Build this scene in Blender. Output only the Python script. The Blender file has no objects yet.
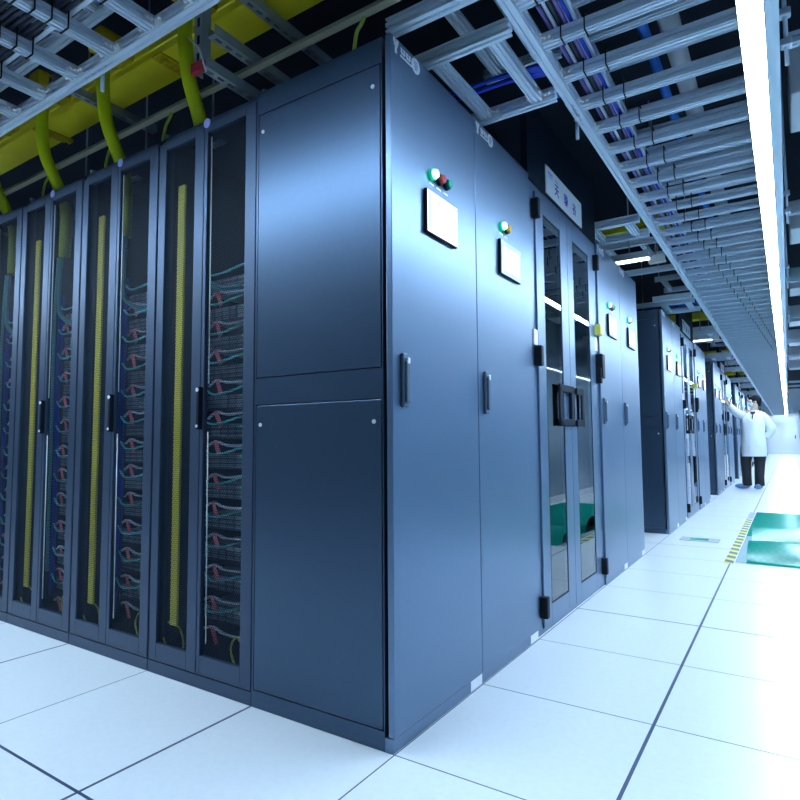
import bpy, bmesh, math, random
from mathutils import Vector, Matrix
random.seed(7)
C = bpy.context.scene
COL = C.collection
PI = math.pi

# ------------------------------------------------------------------ camera
def make_camera():
    f, yw, pt, rl = 590.98, 0.5802, 0.0706, -0.0068
    fw = Vector((-math.sin(yw)*math.cos(pt), math.cos(yw)*math.cos(pt), math.sin(pt)))
    r = Vector((math.cos(yw), math.sin(yw), 0)); u = r.cross(fw)
    r2 = r*math.cos(rl)+u*math.sin(rl); u2 = -r*math.sin(rl)+u*math.cos(rl)
    cd = bpy.data.cameras.new('camera'); cam = bpy.data.objects.new('camera', cd); COL.objects.link(cam)
    cd.sensor_width = 36; cd.lens = f/800*36; cd.clip_start = .02; cd.clip_end = 200
    m = Matrix((r2, u2, -fw)).transposed().to_4x4(); m.translation = Vector((1.0029, -1.4884, .9127))
    cam.matrix_world = m; C.camera = cam
make_camera()

# ------------------------------------------------------------------ world, light levels, exposure
W = bpy.data.worlds.new('world'); C.world = W; W.use_nodes = True
W.node_tree.nodes['Background'].inputs[0].default_value = (.25, .5, 1, 1)
W.node_tree.nodes['Background'].inputs[1].default_value = .05
STRIP = 62.0            # radiance of the LED strips' diffusers
STRIP_COL = (.59, .79, 1.0)
C.view_settings.view_transform = 'Standard'
C.view_settings.look = 'None'
C.view_settings.exposure = 0.9
C.view_settings.gamma = 1.0
C.view_settings.use_curve_mapping = False
C.cycles.caustics_reflective = False; C.cycles.caustics_refractive = False; C.cycles.blur_glossy = .5

# ------------------------------------------------------------------ materials
def mat(name, col, rough=.5, metal=0., emit=None, es=0., coat=0., spec=.5, noise=0., nscale=30, bump=0.):
    m = bpy.data.materials.new(name); m.use_nodes = True
    nt = m.node_tree; b = nt.nodes['Principled BSDF']
    b.inputs['Base Color'].default_value = (*col, 1); b.inputs['Roughness'].default_value = rough
    b.inputs['Metallic'].default_value = metal; b.inputs['Specular IOR Level'].default_value = spec
    b.inputs['Coat Weight'].default_value = coat
    if emit:
        b.inputs['Emission Color'].default_value = (*emit, 1); b.inputs['Emission Strength'].default_value = es
    if noise or bump:
        tc = nt.nodes.new('ShaderNodeTexCoord'); n = nt.nodes.new('ShaderNodeTexNoise')
        n.inputs['Scale'].default_value = nscale; n.inputs['Detail'].default_value = 4
        nt.links.new(tc.outputs['Object'], n.inputs['Vector'])
        if noise:
            mx = nt.nodes.new('ShaderNodeMix'); mx.data_type = 'RGBA'
            mx.inputs[6].default_value = (*[c*(1-noise) for c in col], 1); mx.inputs[7].default_value = (*[min(1, c*(1+noise)) for c in col], 1)
            nt.links.new(n.outputs['Fac'], mx.inputs[0]); nt.links.new(mx.outputs[2], b.inputs['Base Color'])
        if bump:
            bp = nt.nodes.new('ShaderNodeBump'); bp.inputs['Strength'].default_value = bump; bp.inputs['Distance'].default_value = .002
            nt.links.new(n.outputs['Fac'], bp.inputs['Height']); nt.links.new(bp.outputs[0], b.inputs['Normal'])
    return m
def emat(name, col, s):
    m = bpy.data.materials.new(name); m.use_nodes = True; nt = m.node_tree; nt.nodes.clear()
    o = nt.nodes.new('ShaderNodeOutputMaterial'); e = nt.nodes.new('ShaderNodeEmission')
    e.inputs[0].default_value = (*col, 1); e.inputs[1].default_value = s; nt.links.new(e.outputs[0], o.inputs[0])
    return m

def perforated():
    m = bpy.data.materials.new('perforated_steel'); m.use_nodes = True; nt = m.node_tree
    b = nt.nodes['Principled BSDF']; out = nt.nodes['Material Output']
    b.inputs['Base Color'].default_value = (.007, .019, .038, 1); b.inputs['Roughness'].default_value = .6; b.inputs['Specular IOR Level'].default_value = .25
    L = nt.links
    tc = nt.nodes.new('ShaderNodeTexCoord'); sp = nt.nodes.new('ShaderNodeSeparateXYZ'); L.new(tc.outputs['Object'], sp.inputs[0])
    def M(op, a, b2=None):
        n = nt.nodes.new('ShaderNodeMath'); n.operation = op
        for i, v in enumerate((a, b2)):
            if v is None: continue
            if isinstance(v, (int, float)): n.inputs[i].default_value = v
            else: L.new(v, n.inputs[i])
        return n.outputs[0]
    px, pz = .0095, .0165
    u = M('DIVIDE', sp.outputs['X'], px); v = M('DIVIDE', sp.outputs['Z'], pz)
    def d(uo, vo):
        a = M('MULTIPLY', M('SUBTRACT', M('FRACT', M('ADD', u, uo)), .5), px)
        c = M('MULTIPLY', M('SUBTRACT', M('FRACT', M('ADD', v, vo)), .5), pz)
        return M('ADD', M('MULTIPLY', a, a), M('MULTIPLY', c, c))
    h = M('MINIMUM', d(100, 100), d(100.5, 100.5))
    hole = M('LESS_THAN', h, .0041**2)
    t = nt.nodes.new('ShaderNodeBsdfTransparent'); mx = nt.nodes.new('ShaderNodeMixShader')
    L.new(hole, mx.inputs[0]); L.new(b.outputs[0], mx.inputs[1]); L.new(t.outputs[0], mx.inputs[2]); L.new(mx.outputs[0], out.inputs[0])
    return m

def floor_mat():
    m = bpy.data.materials.new('raised_floor_tiles'); m.use_nodes = True; nt = m.node_tree
    b = nt.nodes['Principled BSDF']; L = nt.links
    tc = nt.nodes.new('ShaderNodeTexCoord'); sp = nt.nodes.new('ShaderNodeSeparateXYZ'); L.new(tc.outputs['Object'], sp.inputs[0])
    def M(op, a, b2=None):
        n = nt.nodes.new('ShaderNodeMath'); n.operation = op
        for i, v in enumerate((a, b2)):
            if v is None: continue
            if isinstance(v, (int, float)): n.inputs[i].default_value = v
            else: L.new(v, n.inputs[i])
        return n.outputs[0]
    def seam(c, per, wid, off=0.):
        q = M('FRACT', M('ADD', M('DIVIDE', M('ADD', c, off), per), 100.5))
        return M('LESS_THAN', M('MULTIPLY', M('ABSOLUTE', M('SUBTRACT', q, .5)), per), wid)
    s = M('MAXIMUM', seam(sp.outputs['X'], .6, .0022), seam(sp.outputs['Y'], .6, .0022))
    s = M('MAXIMUM', s, seam(sp.outputs['X'], 1.2, .0052, .6))
    s = M('MAXIMUM', s, seam(sp.outputs['Y'], 2.4, .0045, .6))
    n = nt.nodes.new('ShaderNodeTexNoise'); n.inputs['Scale'].default_value = 45; n.inputs['Detail'].default_value = 5; L.new(tc.outputs['Object'], n.inputs['Vector'])
    cr = nt.nodes.new('ShaderNodeMix'); cr.data_type = 'RGBA'
    cr.inputs[6].default_value = (.73, .78, .83, 1); cr.inputs[7].default_value = (.83, .87, .91, 1); L.new(n.outputs['Fac'], cr.inputs[0])
    mx = nt.nodes.new('ShaderNodeMix'); mx.data_type = 'RGBA'; L.new(s, mx.inputs[0]); L.new(cr.outputs[2], mx.inputs[6]); mx.inputs[7].default_value = (.03, .06, .13, 1)
    L.new(mx.outputs[2], b.inputs['Base Color']); b.inputs['Roughness'].default_value = .3; b.inputs['Specular IOR Level'].default_value = .5
    return m

def glass_mat():
    m = bpy.data.materials.new('tinted_door_glass'); m.use_nodes = True; nt = m.node_tree; nt.nodes.clear(); L = nt.links
    o = nt.nodes.new('ShaderNodeOutputMaterial'); t = nt.nodes.new('ShaderNodeBsdfTransparent'); g = nt.nodes.new('ShaderNodeBsdfGlossy')
    t.inputs[0].default_value = (.62, .72, .8, 1); g.inputs['Roughness'].default_value = .01; g.inputs[0].default_value = (.9, .95, 1, 1)
    f = nt.nodes.new('ShaderNodeFresnel'); f.inputs['IOR'].default_value = 2.2
    x = nt.nodes.new('ShaderNodeMixShader'); L.new(f.outputs[0], x.inputs[0]); L.new(t.outputs[0], x.inputs[1]); L.new(g.outputs[0], x.inputs[2]); L.new(x.outputs[0], o.inputs[0])
    return m

def film_mat():
    m = bpy.data.materials.new('green_pvc_film'); m.use_nodes = True; nt = m.node_tree; L = nt.links
    tc = nt.nodes.new('ShaderNodeTexCoord'); w = nt.nodes.new('ShaderNodeTexChecker'); w.inputs['Scale'].default_value = 40
    w.inputs[1].default_value = (0, .26, .20, 1); w.inputs[2].default_value = (0, .21, .16, 1); L.new(tc.outputs['Object'], w.inputs[0])
    d = nt.nodes.new('ShaderNodeBsdfDiffuse'); L.new(w.outputs[0], d.inputs[0])
    g = nt.nodes.new('ShaderNodeBsdfGlossy'); g.inputs['Roughness'].default_value = .22; g.inputs[0].default_value = (.8, 1, .95, 1)
    n = nt.nodes.new('ShaderNodeTexNoise'); n.inputs['Scale'].default_value = 30; L.new(tc.outputs['Object'], n.inputs[0])
    bp = nt.nodes.new('ShaderNodeBump'); bp.inputs['Strength'].default_value = .07; bp.inputs['Distance'].default_value = .01; L.new(n.outputs[0], bp.inputs['Height']); L.new(bp.outputs[0], g.inputs['Normal'])
    x = nt.nodes.new('ShaderNodeMixShader'); x.inputs[0].default_value = .06
    L.new(d.outputs[0], x.inputs[1]); L.new(g.outputs[0], x.inputs[2]); L.new(x.outputs[0], nt.nodes['Material Output'].inputs[0])
    nt.nodes.remove(nt.nodes['Principled BSDF'])
    return m

def hazard_mat():
    m = bpy.data.materials.new('hazard_tape'); m.use_nodes = True; nt = m.node_tree; L = nt.links
    b = nt.nodes['Principled BSDF']; tc = nt.nodes.new('ShaderNodeTexCoord'); sp = nt.nodes.new('ShaderNodeSeparateXYZ'); L.new(tc.outputs['Object'], sp.inputs[0])
    a = nt.nodes.new('ShaderNodeMath'); a.operation = 'MULTIPLY_ADD'; L.new(sp.outputs[1], a.inputs[0]); a.inputs[1].default_value = 5.2; a.inputs[2].default_value = 50
    a2 = nt.nodes.new('ShaderNodeMath'); a2.operation = 'MULTIPLY_ADD'; L.new(sp.outputs[0], a2.inputs[0]); a2.inputs[1].default_value = 4.; L.new(a.outputs[0], a2.inputs[2])
    fr = nt.nodes.new('ShaderNodeMath'); fr.operation = 'FRACT'; L.new(a2.outputs[0], fr.inputs[0])
    gt = nt.nodes.new('ShaderNodeMath'); gt.operation = 'GREATER_THAN'; L.new(fr.outputs[0], gt.inputs[0]); gt.inputs[1].default_value = .5
    x = nt.nodes.new('ShaderNodeMix'); x.data_type = 'RGBA'; L.new(gt.outputs[0], x.inputs[0]); x.inputs[6].default_value = (.05, .09, .14, 1); x.inputs[7].default_value = (.75, .72, .12, 1)
    L.new(x.outputs[2], b.inputs['Base Color']); b.inputs['Roughness'].default_value = .4
    return m

M = dict(
    cab=mat('blue_black_cabinet_paint', (.15, .23, .35), .34, .70, noise=.05, nscale=60),  # same paint as the sides, lightened for the lit aisle fronts
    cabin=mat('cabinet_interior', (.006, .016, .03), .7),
    panel=mat('side_panel_paint', (.056, .098, .162), .34, .7, noise=.06, nscale=50),  # darkened copy of the cabinet paint for the dimmer side faces
    mesh=perforated(), floor=floor_mat(), glass=glass_mat(), film=film_mat(), hazard=hazard_mat(),
    black=mat('black_plastic', (.006, .010, .018), .5, spec=.2), blackm=mat('matt_navy_paint', (.005, .012, .024), .6, spec=.15),
    steel=mat('bright_steel', (.85, .9, .95), .3, .3), alu=mat('aluminium_profile', (.76, .88, 1.0), .38, .2),
    strut=mat('galvanised_strut', (.40, .46, .5), .45, .4, noise=.1, nscale=60), beige=mat('cream_metal_bar', (.46, .45, .33), .5, .1),
    yellow=mat('yellow_plastic_duct', (.95, .84, .03), .42, noise=.1, nscale=6), yellowd=mat('ochre_plastic', (.62, .47, .01), .45),
    lime=mat('lime_conduit', (.62, .74, .004), .45), ybar=mat('yellow_cable_trunking', (.62, .55, .03), .5),
    white=mat('white_paint', (.8, .84, .88), .4), whitegloss=mat('white_gloss', (.82, .86, .9), .2), label=mat('white_label', (.93, .94, .97), .5),
    wallr=mat('pale_wall_panel', (.26, .37, .46), .04, spec=.7), wallw=mat('white_wall', (.8, .84, .87), .5), dark=mat('dark_ceiling', (.006, .014, .03), .9),
    dwall=mat('dark_wall', (.01, .022, .045), .8),
    ink=mat('blue_ink', (.03, .04, .5), .5), inkpale=mat('pale_ink', (.35, .4, .62), .5), badge=mat('badge_ink', (.3, .3, .65), .5),
    cyan=mat('cyan_cord', (.12, .68, .75), .45), cyand=mat('cyan_bundle', (.10, .38, .46), .5), grey=mat('grey_cord', (.52, .60, .74), .45),
    rack=mat('rack_paint', (.052, .084, .14), .42, .6, noise=.05, nscale=50), rod=mat('dull_steel_rod', (.45, .55, .56), .5), red=mat('red_tag', (.90, .20, .25), .5), server=mat('server_metal', (.30, .38, .48), .45, .2), serverface=mat('server_face', (.08, .12, .18), .5, .2),
    bluec=mat('blue_cable', (.012, .05, .55), .45), blue2=mat('light_blue_cable', (.02, .25, .7), .45), darkc=mat('dark_cable', (.028, .04, .062), .5), purple=mat('violet_cable', (.16, .14, .42), .5),
    pipe=mat('grey_pipe', (.62, .68, .74), .5), bluep=mat('blue_pipe', (.02, .20, .75), .4), redt=mat('red_plate', (.55, .03, .04), .5),
    disc=mat('lilac_disc', (.45, .5, .95), .4), ground=mat('green_yellow_wire', (.5, .62, .08), .5),
    led=emat('strip_diffuser', STRIP_COL, STRIP), batten=emat('batten_diffuser', STRIP_COL, 7.),
    glow=emat('green_lamp_lit', (.25, 1, .6), 3.2), gring=mat('green_lens', (.0, .45, .25), .25, emit=(0, .9, .45), es=.25),
    rlens=mat('red_lens', (.62, .05, .07), .25), olens=mat('amber_lens', (.85, .38, .03), .25), glens=mat('green_lens_off', (.0, .42, .26), .25),
    scr=emat('screen_white', (.86, .93, 1), 1.5), scrg=emat('screen_grey_blue', (.45, .6, .9), .9), scr2=emat('screen_pale', (.72, .82, 1), 1.15),
    handle=mat('grey_blue_handle', (.10, .15, .22), .4, .3), bezel=mat('silver_bezel', (.36, .45, .6), .4, .3), ledg=emat('green_led', (.1, 1, .5), .5), ledo=emat('orange_led', (1, .3, .05), 3),
    ycard=mat('yellow_card', (.75, .72, .15), .5), maroon=mat('maroon_card', (.2, .05, .12), .5),
    skin=mat('skin', (.62, .42, .34), .5), hair=mat('black_hair', (.008, .010, .016), .8, spec=.1), coat=mat('white_lab_coat', (.78, .84, .92), .7, bump=.3, nscale=12),
    trous=mat('black_trousers', (.01, .013, .02), .8), mask=mat('pale_blue_mask', (.45, .68, .85), .7), shoe=mat('blue_shoe_cover', (.10, .22, .42), .6), shirt=mat('dark_shirt', (.02, .025, .04), .8),
)

# ------------------------------------------------------------------ mesh helpers
class MB:
    def __init__(s): s.v, s.f, s.sm = [], [], []
    def add(s, v, f, sm=False):
        o = len(s.v); s.v += [tuple(p) for p in v]
        for q in f: s.f.append(tuple(i+o for i in q)); s.sm.append(sm)
        return s
    def box(s, x0, x1, y0, y1, z0, z1, b=0.):
        if not b:
            v = [(x, y, z) for x in (x0, x1) for y in (y0, y1) for z in (z0, z1)]
            return s.add(v, [(0, 1, 3, 2), (4, 6, 7, 5), (0, 4, 5, 1), (2, 3, 7, 6), (0, 2, 6, 4), (1, 5, 7, 3)])
        bm = bmesh.new(); bmesh.ops.create_cube(bm, size=1)
        for p in bm.verts: p.co = Vector(((x0+x1)/2+p.co.x*(x1-x0), (y0+y1)/2+p.co.y*(y1-y0), (z0+z1)/2+p.co.z*(z1-z0)))
        bmesh.ops.bevel(bm, geom=bm.edges[:], offset=b, segments=2, profile=.5, affect='EDGES')
        return s.frombm(bm)
    def frombm(s, bm, sm=False):
        bm.verts.index_update(); v = [tuple(p.co) for p in bm.verts]; f = [tuple(q.index for q in t.verts) for t in bm.faces]; bm.free()
        return s.add(v, f, sm)
    def tube(s, pts, r, n=8, cap=True):
        pts = [Vector(p) for p in pts]; rr = r if isinstance(r, (list, tuple)) else [r]*len(pts)
        t0 = (pts[1]-pts[0]).normalized(); a = t0.orthogonal().normalized(); v = []
        for i, p in enumerate(pts):
            t = (pts[min(i+1, len(pts)-1)]-pts[max(i-1, 0)]).normalized()
            a = (a-t*a.dot(t)).normalized(); b = t.cross(a)
            v += [p+(a*math.cos(2*PI*k/n)+b*math.sin(2*PI*k/n))*rr[i] for k in range(n)]
        f = [(i*n+k, i*n+(k+1) % n, (i+1)*n+(k+1) % n, (i+1)*n+k) for i in range(len(pts)-1) for k in range(n)]
        s.add(v, f, True)
        if cap:
            o = len(s.v)-len(v)
            s.f += [tuple(o+k for k in range(n))[::-1], tuple(o+(len(pts)-1)*n+k for k in range(n))]; s.sm += [False, False]
        return s
    def rings(s, rs, cap=True, sm=True):        # list of equal-length vertex loops
        n = len(rs[0]); v = [p for r in rs for p in r]
        f = [(i*n+k, i*n+(k+1) % n, (i+1)*n+(k+1) % n, (i+1)*n+k) for i in range(len(rs)-1) for k in range(n)]
        o = len(s.v); s.add(v, f, sm)
        if cap: s.f += [tuple(o+k for k in range(n))[::-1], tuple(o+(len(rs)-1)*n+k for k in range(n))]; s.sm += [False, False]
        return s
    def ext(s, prof, axis, a0, a1):             # extrude a 2-D outline (u, v=z) along x or y, or (x, z->y) ...
        def P(u, v, a): return (a, u, v) if axis == 'x' else ((u, a, v) if axis == 'y' else (u, v, a))
        n = len(prof); v = [P(*p, a0) for p in prof]+[P(*p, a1) for p in prof]
        return s.add(v, [(k, (k+1) % n, n+(k+1) % n, n+k) for k in range(n)]+[tuple(range(n))[::-1], tuple(range(n, 2*n))])
    def disc(s, c, r, axis, th, n=20, r2=None):
        c = Vector(c); e = {'x': Vector((1, 0, 0)), 'y': Vector((0, 1, 0)), 'z': Vector((0, 0, 1))}[axis]
        return s.tube([c, c+e*th], [r, r if r2 is None else r2], n)
    def ball(s, c, r, n=12, sc=(1, 1, 1)):
        bm = bmesh.new(); bmesh.ops.create_uvsphere(bm, u_segments=n, v_segments=max(6, n*2//3), radius=r)
        for p in bm.verts: p.co = Vector((c[0]+p.co.x*sc[0], c[1]+p.co.y*sc[1], c[2]+p.co.z*sc[2]))
        return s.frombm(bm, True)
    def obj(s, name, m, parent=None, fix=True):
        me = bpy.data.meshes.new(name); me.from_pydata(s.v, [], s.f); me.polygons.foreach_set('use_smooth', s.sm)
        if fix:
            bm = bmesh.new(); bm.from_mesh(me); bmesh.ops.recalc_face_normals(bm, faces=bm.faces); bm.to_mesh(me); bm.free()
        me.materials.append(M[m] if isinstance(m, str) else m); me.update()
        o = bpy.data.objects.new(name, me); COL.objects.link(o)
        if parent: o.parent = parent
        return o
def B(*a, **k): return MB().box(*a, **k)

def tag(o, label, cat, group=None):
    o['label'] = label; o['category'] = cat
    if group: o['group'] = group
    return o
def thing(name, label, cat, loc=(0, 0, 0), group=None):
    o = bpy.data.objects.new(name, None); COL.objects.link(o); o.location = loc; o.empty_display_size = .1
    return tag(o, label, cat, group)
def struct(o): o['kind'] = 'structure'; return o
def dup(root, loc, label, group=None):
    r = root.copy(); COL.objects.link(r); r.location = loc; r['label'] = label
    if group: r['group'] = group
    for ch in list(root.children):
        c = ch.copy(); COL.objects.link(c); c.parent = r
        for g in list(ch.children):
            d = g.copy(); COL.objects.link(d); d.parent = c
    return r
def cat_rom(pts, n=6):
    pts = [Vector(p) for p in pts]; q = [pts[0]*2-pts[1]]+pts+[pts[-1]*2-pts[-2]]; out = []
    for i in range(1, len(q)-2):
        for k in range(n):
            t = k/n; a, b, c, d = q[i-1:i+3]
            out.append(.5*((2*b)+(c-a)*t+(2*a-5*b+4*c-d)*t*t+(3*b-a-3*c+d)*t**3))
    return out+[pts[-1]]
WORDS = 'first second third fourth fifth sixth seventh eighth ninth tenth eleventh twelfth'.split()
def nth(k):
    if k < 12: return WORDS[k]
    n = k+1; s = {1: 'st', 2: 'nd', 3: 'rd'}.get(n % 10 if n not in (11, 12, 13) else 0, 'th'); return f'{n}{s}'
def slotted(w, h, z0=0., u0=0., sb=1, ss=1, d=.010, sw=.011):
    """outline of a slotted aluminium extrusion, width w (u), height h (v)"""
    p = [(0, 0)]
    for k in range(sb):
        c = w*(k+.5)/sb; p += [(c-sw/2, 0), (c-sw/2, d), (c+sw/2, d), (c+sw/2, 0)]
    p.append((w, 0))
    for k in range(ss):
        c = h*(k+.5)/ss; p += [(w, c-sw/2), (w-d, c-sw/2), (w-d, c+sw/2), (w, c+sw/2)]
    p += [(w, h), (0, h)]
    for k in reversed(range(ss)):
        c = h*(k+.5)/ss; p += [(0, c+sw/2), (d, c+sw/2), (d, c-sw/2), (0, c-sw/2)]
    return [(u+u0, v+z0) for u, v in p]

# ------------------------------------------------------------------ the hall
XL, XR, YF, YB, ZC = -9.0, 1.9, -3.2, 42.0, 3.9
struct(B(XL, XR, YF, YB, -.05, 0).obj('floor', 'floor'))
struct(B(XL, XR, YF, YB, ZC, ZC+.1).obj('ceiling', 'dark'))
struct(B(XL-.1, XL, YF, YB, 0, ZC).obj('wall_left', 'dwall'))
struct(B(XL, XR, YF-.1, YF, 0, ZC).obj('wall_front', 'dwall'))
struct(B(XL, XR, YB, YB+.1, 0, ZC).obj('wall_back', 'wallw'))
struct(B(XR, XR+.1, YF, YB, 0, ZC).obj('wall_right', 'wallr'))
struct(B(XR-.012, XR, YF, YB, 0, .1).obj('baseboard_right', 'white'))
# end door: white double door at the far end
d1 = struct(B(.02, 1.46, YB-.05, YB, 0, 2.3, .006).obj('door_1', 'whitegloss'))
struct(MB().box(-.06, .02, YB-.07, YB, 0, 2.38).box(1.46, 1.54, YB-.07, YB, 0, 2.38).box(.02, 1.46, YB-.07, YB, 2.3, 2.38).obj('door_frame', 'white', d1))
struct(MB().box(1.33, 1.38, YB-.1, YB-.05, .95, 1.15, .006).obj('door_handle', 'black', d1))
struct(B(1.56, XR, 38, YB, 0, 2.5).obj('trim_1', 'wallr'))

# ------------------------------------------------------------------ control cabinets of a pod's aisle front
def glyph_strip(x, y0, z):
    """maker's sign at a door's top corner: forked mark, small characters over a line"""
    mb = MB()
    yy = y0
    mb.box(x, x+.001, yy, yy+.012, z+.020, z+.034).box(x, x+.001, yy+.017, yy+.030, z+.020, z+.034).box(x, x+.001, yy+.004, yy+.026, z+.010, z+.024)
    mb.box(x, x+.001, yy+.009, yy+.021, z-.014, z+.012)
    for k in range(4):
        a = yy+.042+k*.0165
        mb.box(x, x+.001, a, a+.013, z+.017, z+.022).box(x, x+.001, a+.004, a+.009, z+.002, z+.022).box(x, x+.001, a, a+.013, z+.008, z+.012).box(x, x+.001, a+(.0 if k % 2 else .008), a+(.005 if k % 2 else .013), z+.001, z+.010)
    mb.box(x, x+.001, yy+.040, yy+.112, z-.010, z-.004)
    return mb
def badge(x, y, z, r):
    return MB().disc((x, y, z), r, 'x', .001, 24)
def make_cabinet(lamps, side, label, loc, big):
    """0.6 m x 0.6 m x 2.2 m; local origin at the front corner on the floor, front face x=0, side panel y=0"""
    t = thing('control_cabinet', label, 'cabinet', loc, 'control cabinets along the aisle')
    H = 2.215
    b = MB()
    b.box(-.6, -.034, .012, .598, .0, H-.002)
    if side:            # stiles and rails of the side; the removable panels sit between them with a groove round each
        b.box(-.6, -.592, 0, .012, .0, H-.002).box(-.0375, -.034, 0, .012, 0, H-.002)
        b.box(-.592, -.0375, 0, .012, 2.128, H-.002).box(-.592, -.0375, 0, .012, 1.048, 1.142).box(-.592, -.0375, 0, .012, 0, .056)
    else:
        b.box(-.6, -.034, 0, .012, 0, H-.002)
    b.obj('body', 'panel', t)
    MB().box(-.034, -.004, .001, .599, 0, .040).obj('plinth', 'cab', t)
    if side:
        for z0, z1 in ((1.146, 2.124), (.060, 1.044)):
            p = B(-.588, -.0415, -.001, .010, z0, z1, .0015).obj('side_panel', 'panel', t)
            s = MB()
            for x in (-.566, -.068):
                s.disc((x, -.0045, z1-.068), .007, 'y', .004, 12)
            s.obj('panel_screw', 'steel', p)
    d = MB().box(-.022, 0, .001, .597, .043, H, .0025).obj('door', 'cab', t)
    hb = MB().box(0, .012, .045, .078, 1.02, 1.19, .004).box(.010, .022, .050, .073, 1.035, 1.165, .004)
    hb.obj('handle', 'handle', d)
    MB().box(.0115, .0235, .055, .068, 1.155, 1.175, .002).obj('handle_button', 'steel', d)
    glyph_strip(0, .016, 2.176).obj('maker_sign', 'label', d)
    badge(0, .152, 2.184, .027).obj('round_badge', 'label', d)
    bi = MB()
    for k, w in enumerate((.020, .027, .024, .016)): bi.box(.0011, .0016, .152-w/2, .152+w/2, 2.194-k*.008, 2.1975-k*.008)
    bi.obj('badge_mark', 'badge', d)
    # indicator lamps
    for k, m in enumerate(lamps):
        y = .252+k*.05
        l = MB().disc((0, y, 1.842), .020, 'x', .012, 20).obj('indicator_lamp', 'gring' if m == 'glow' else 'black', t)
        MB().disc((.012, y, 1.842), .0165, 'x', .012, 20, .014).obj('lens', m, l)
        MB().box(0, .001, y-.016, y+.016, 1.805, 1.812).obj('lamp_label', 'label', l)
    # touch screen
    if big:
        s = B(0, .014, .195, .418, 1.622, 1.775, .003).obj('touch_screen', 'black', t)
        B(.0141, .0150, .199, .414, 1.626, 1.771).obj('display', 'scr', s)
        w = [(.204, .222, 1.64, 1.765), (.268, .280, 1.735, 1.755), (.262, .268, 1.720, 1.74), (.280, .288, 1.716, 1.738), (.38, .412, 1.755, 1.768)]
        w += [(.388, .410, 1.650+k*.028, 1.655+k*.028) for k in range(3)]
        for q in w: B(.0151, .0154, *q).obj('screen_icon', 'scrg', s)
        for y in (.24, .29, .345): MB().add([(.0153, y, 1.631), (.0153, y+.018, 1.631), (.0153, y+.004, 1.652)], [(0, 1, 2)]).obj('screen_icon', 'scrg', s)
    else:
        s = B(0, .014, .212, .435, 1.625, 1.778, .003).obj('touch_screen', 'black', t)
        B(.0141, .0150, .215, .432, 1.628, 1.775).obj('bezel', 'bezel', s)
        B(.0151, .0157, .236, .412, 1.648, 1.752).obj('display', 'scr', s)
        B(.0151, .0155, .232, .262, 1.760, 1.765).obj('bezel_mark', 'label', s)
    MB().box(-.0035, -.0025, .505, .598, .003, .039).obj('floor_sticker', 'label', t)
    return t
PODS = [4.8*k for k in range(8)]
pod_word = ['nearest'] + [nth(k) for k in range(1, 8)]
def cab_label(k, j):
    lk = ['three lamps at the near end', 'two lamps before the glass doors', 'three lamps past the glass doors', 'two lamps at the far end'][j]
    return f'blue-black cabinet with {lk} of the {pod_word[k]} cabinet block'
L3, L2 = ('glow', 'rlens', 'glens'), ('glow', 'olens')
c1 = make_cabinet(L3, True, cab_label(0, 0), (0, 0, 0), True)
c2 = make_cabinet(L2, False, cab_label(0, 1), (0, .6, 0), False)
c3 = make_cabinet(L3, False, cab_label(0, 2), (0, 2.42, 0), False)
c3.location.y = 2.415
dup(c2, (0, 3.015, 0), cab_label(0, 3))
for k in range(1, 8):
    y = PODS[k]
    dup(c1, (0, y, 0), cab_label(k, 0)); dup(c2, (0, y+.6, 0), cab_label(k, 1)); dup(c3, (0, y+2.415, 0), cab_label(k, 2)); dup(c2, (0, y+3.015, 0), cab_label(k, 3))

# ------------------------------------------------------------------ glass double door between the cabinets
def make_doorway(label):
    t = thing('glass_double_door', label, 'door', (0, 1.2, 0), 'glass doors of the cabinet blocks')
    # local y from 0 to 1.215; frame
    f = MB().box(-.05, -.012, .004, .085, 0, 2.2).box(-.05, -.012, 1.125, 1.21, 0, 2.2).box(-.05, -.012, .085, 1.125, 2.165, 2.2).box(-.05, -.012, .085, 1.125, 0, .02)
    f.obj('frame', 'cab', t)
    for y0, y1, gy0, gy1, hy, hinge in ((.088, .588, .195, .470, .40, .045), (.592, 1.122, .690, 1.010, .66, 1.13)):
        lf = MB().box(-.045, -.003, y0, gy0, .024, 2.16, .002).box(-.045, -.003, gy1, y1, .024, 2.16, .002).box(-.045, -.003, gy0, gy1, .024, .115, .002).box(-.045, -.003, gy0, gy1, 2.075, 2.16, .002).obj('door_leaf', 'cab', t)
        MB().box(-.010, -.006, gy0, gy1, .115, 2.075).obj('glass', 'glass', lf)
        g = MB()
        for a, b2, c, d in ((gy0, gy0+.008, .115, 2.075), (gy1-.008, gy1, .115, 2.075), (gy0, gy1, .115, .123), (gy0, gy1, 2.067, 2.075)):
            g.box(-.006, -.004, a, b2, c, d)
        g.obj('glazing_bead', 'black', lf)
        # bow handle
        h = MB()
        if hinge < .5:
            ya, yb = .345, .600
            for y0_ in (ya, yb-.055): h.box(.004, .016, y0_, y0_+.055, .99, 1.212, .004)
            h.box(.004, .016, ya, yb, .99, 1.030, .004).box(.004, .016, ya, yb, 1.172, 1.212, .004).box(-.003, .005, yb-.05, yb-.02, .995, 1.207)
        else:
            ya, yb = .645, .785
            h.box(.004, .016, yb-.045, yb, .99, 1.212, .004).box(.004, .016, ya, yb, .99, 1.030, .004).box(.004, .016, ya, yb, 1.172, 1.212, .004)
            h.box(-.003, .005, ya, ya+.04, .995, 1.025).box(-.003, .005, ya, ya+.04, 1.177, 1.207)
        h.obj('bow_handle', 'blackm', lf)
        for z in (.13, 1.325, 2.06):
            MB().box(-.012, .028, hinge, hinge+.036, z-.05, z+.05, .006).obj('hinge', 'black', t)
    return t
g1 = make_doorway('glass double door with black bow handles in the nearest cabinet block')
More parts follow.
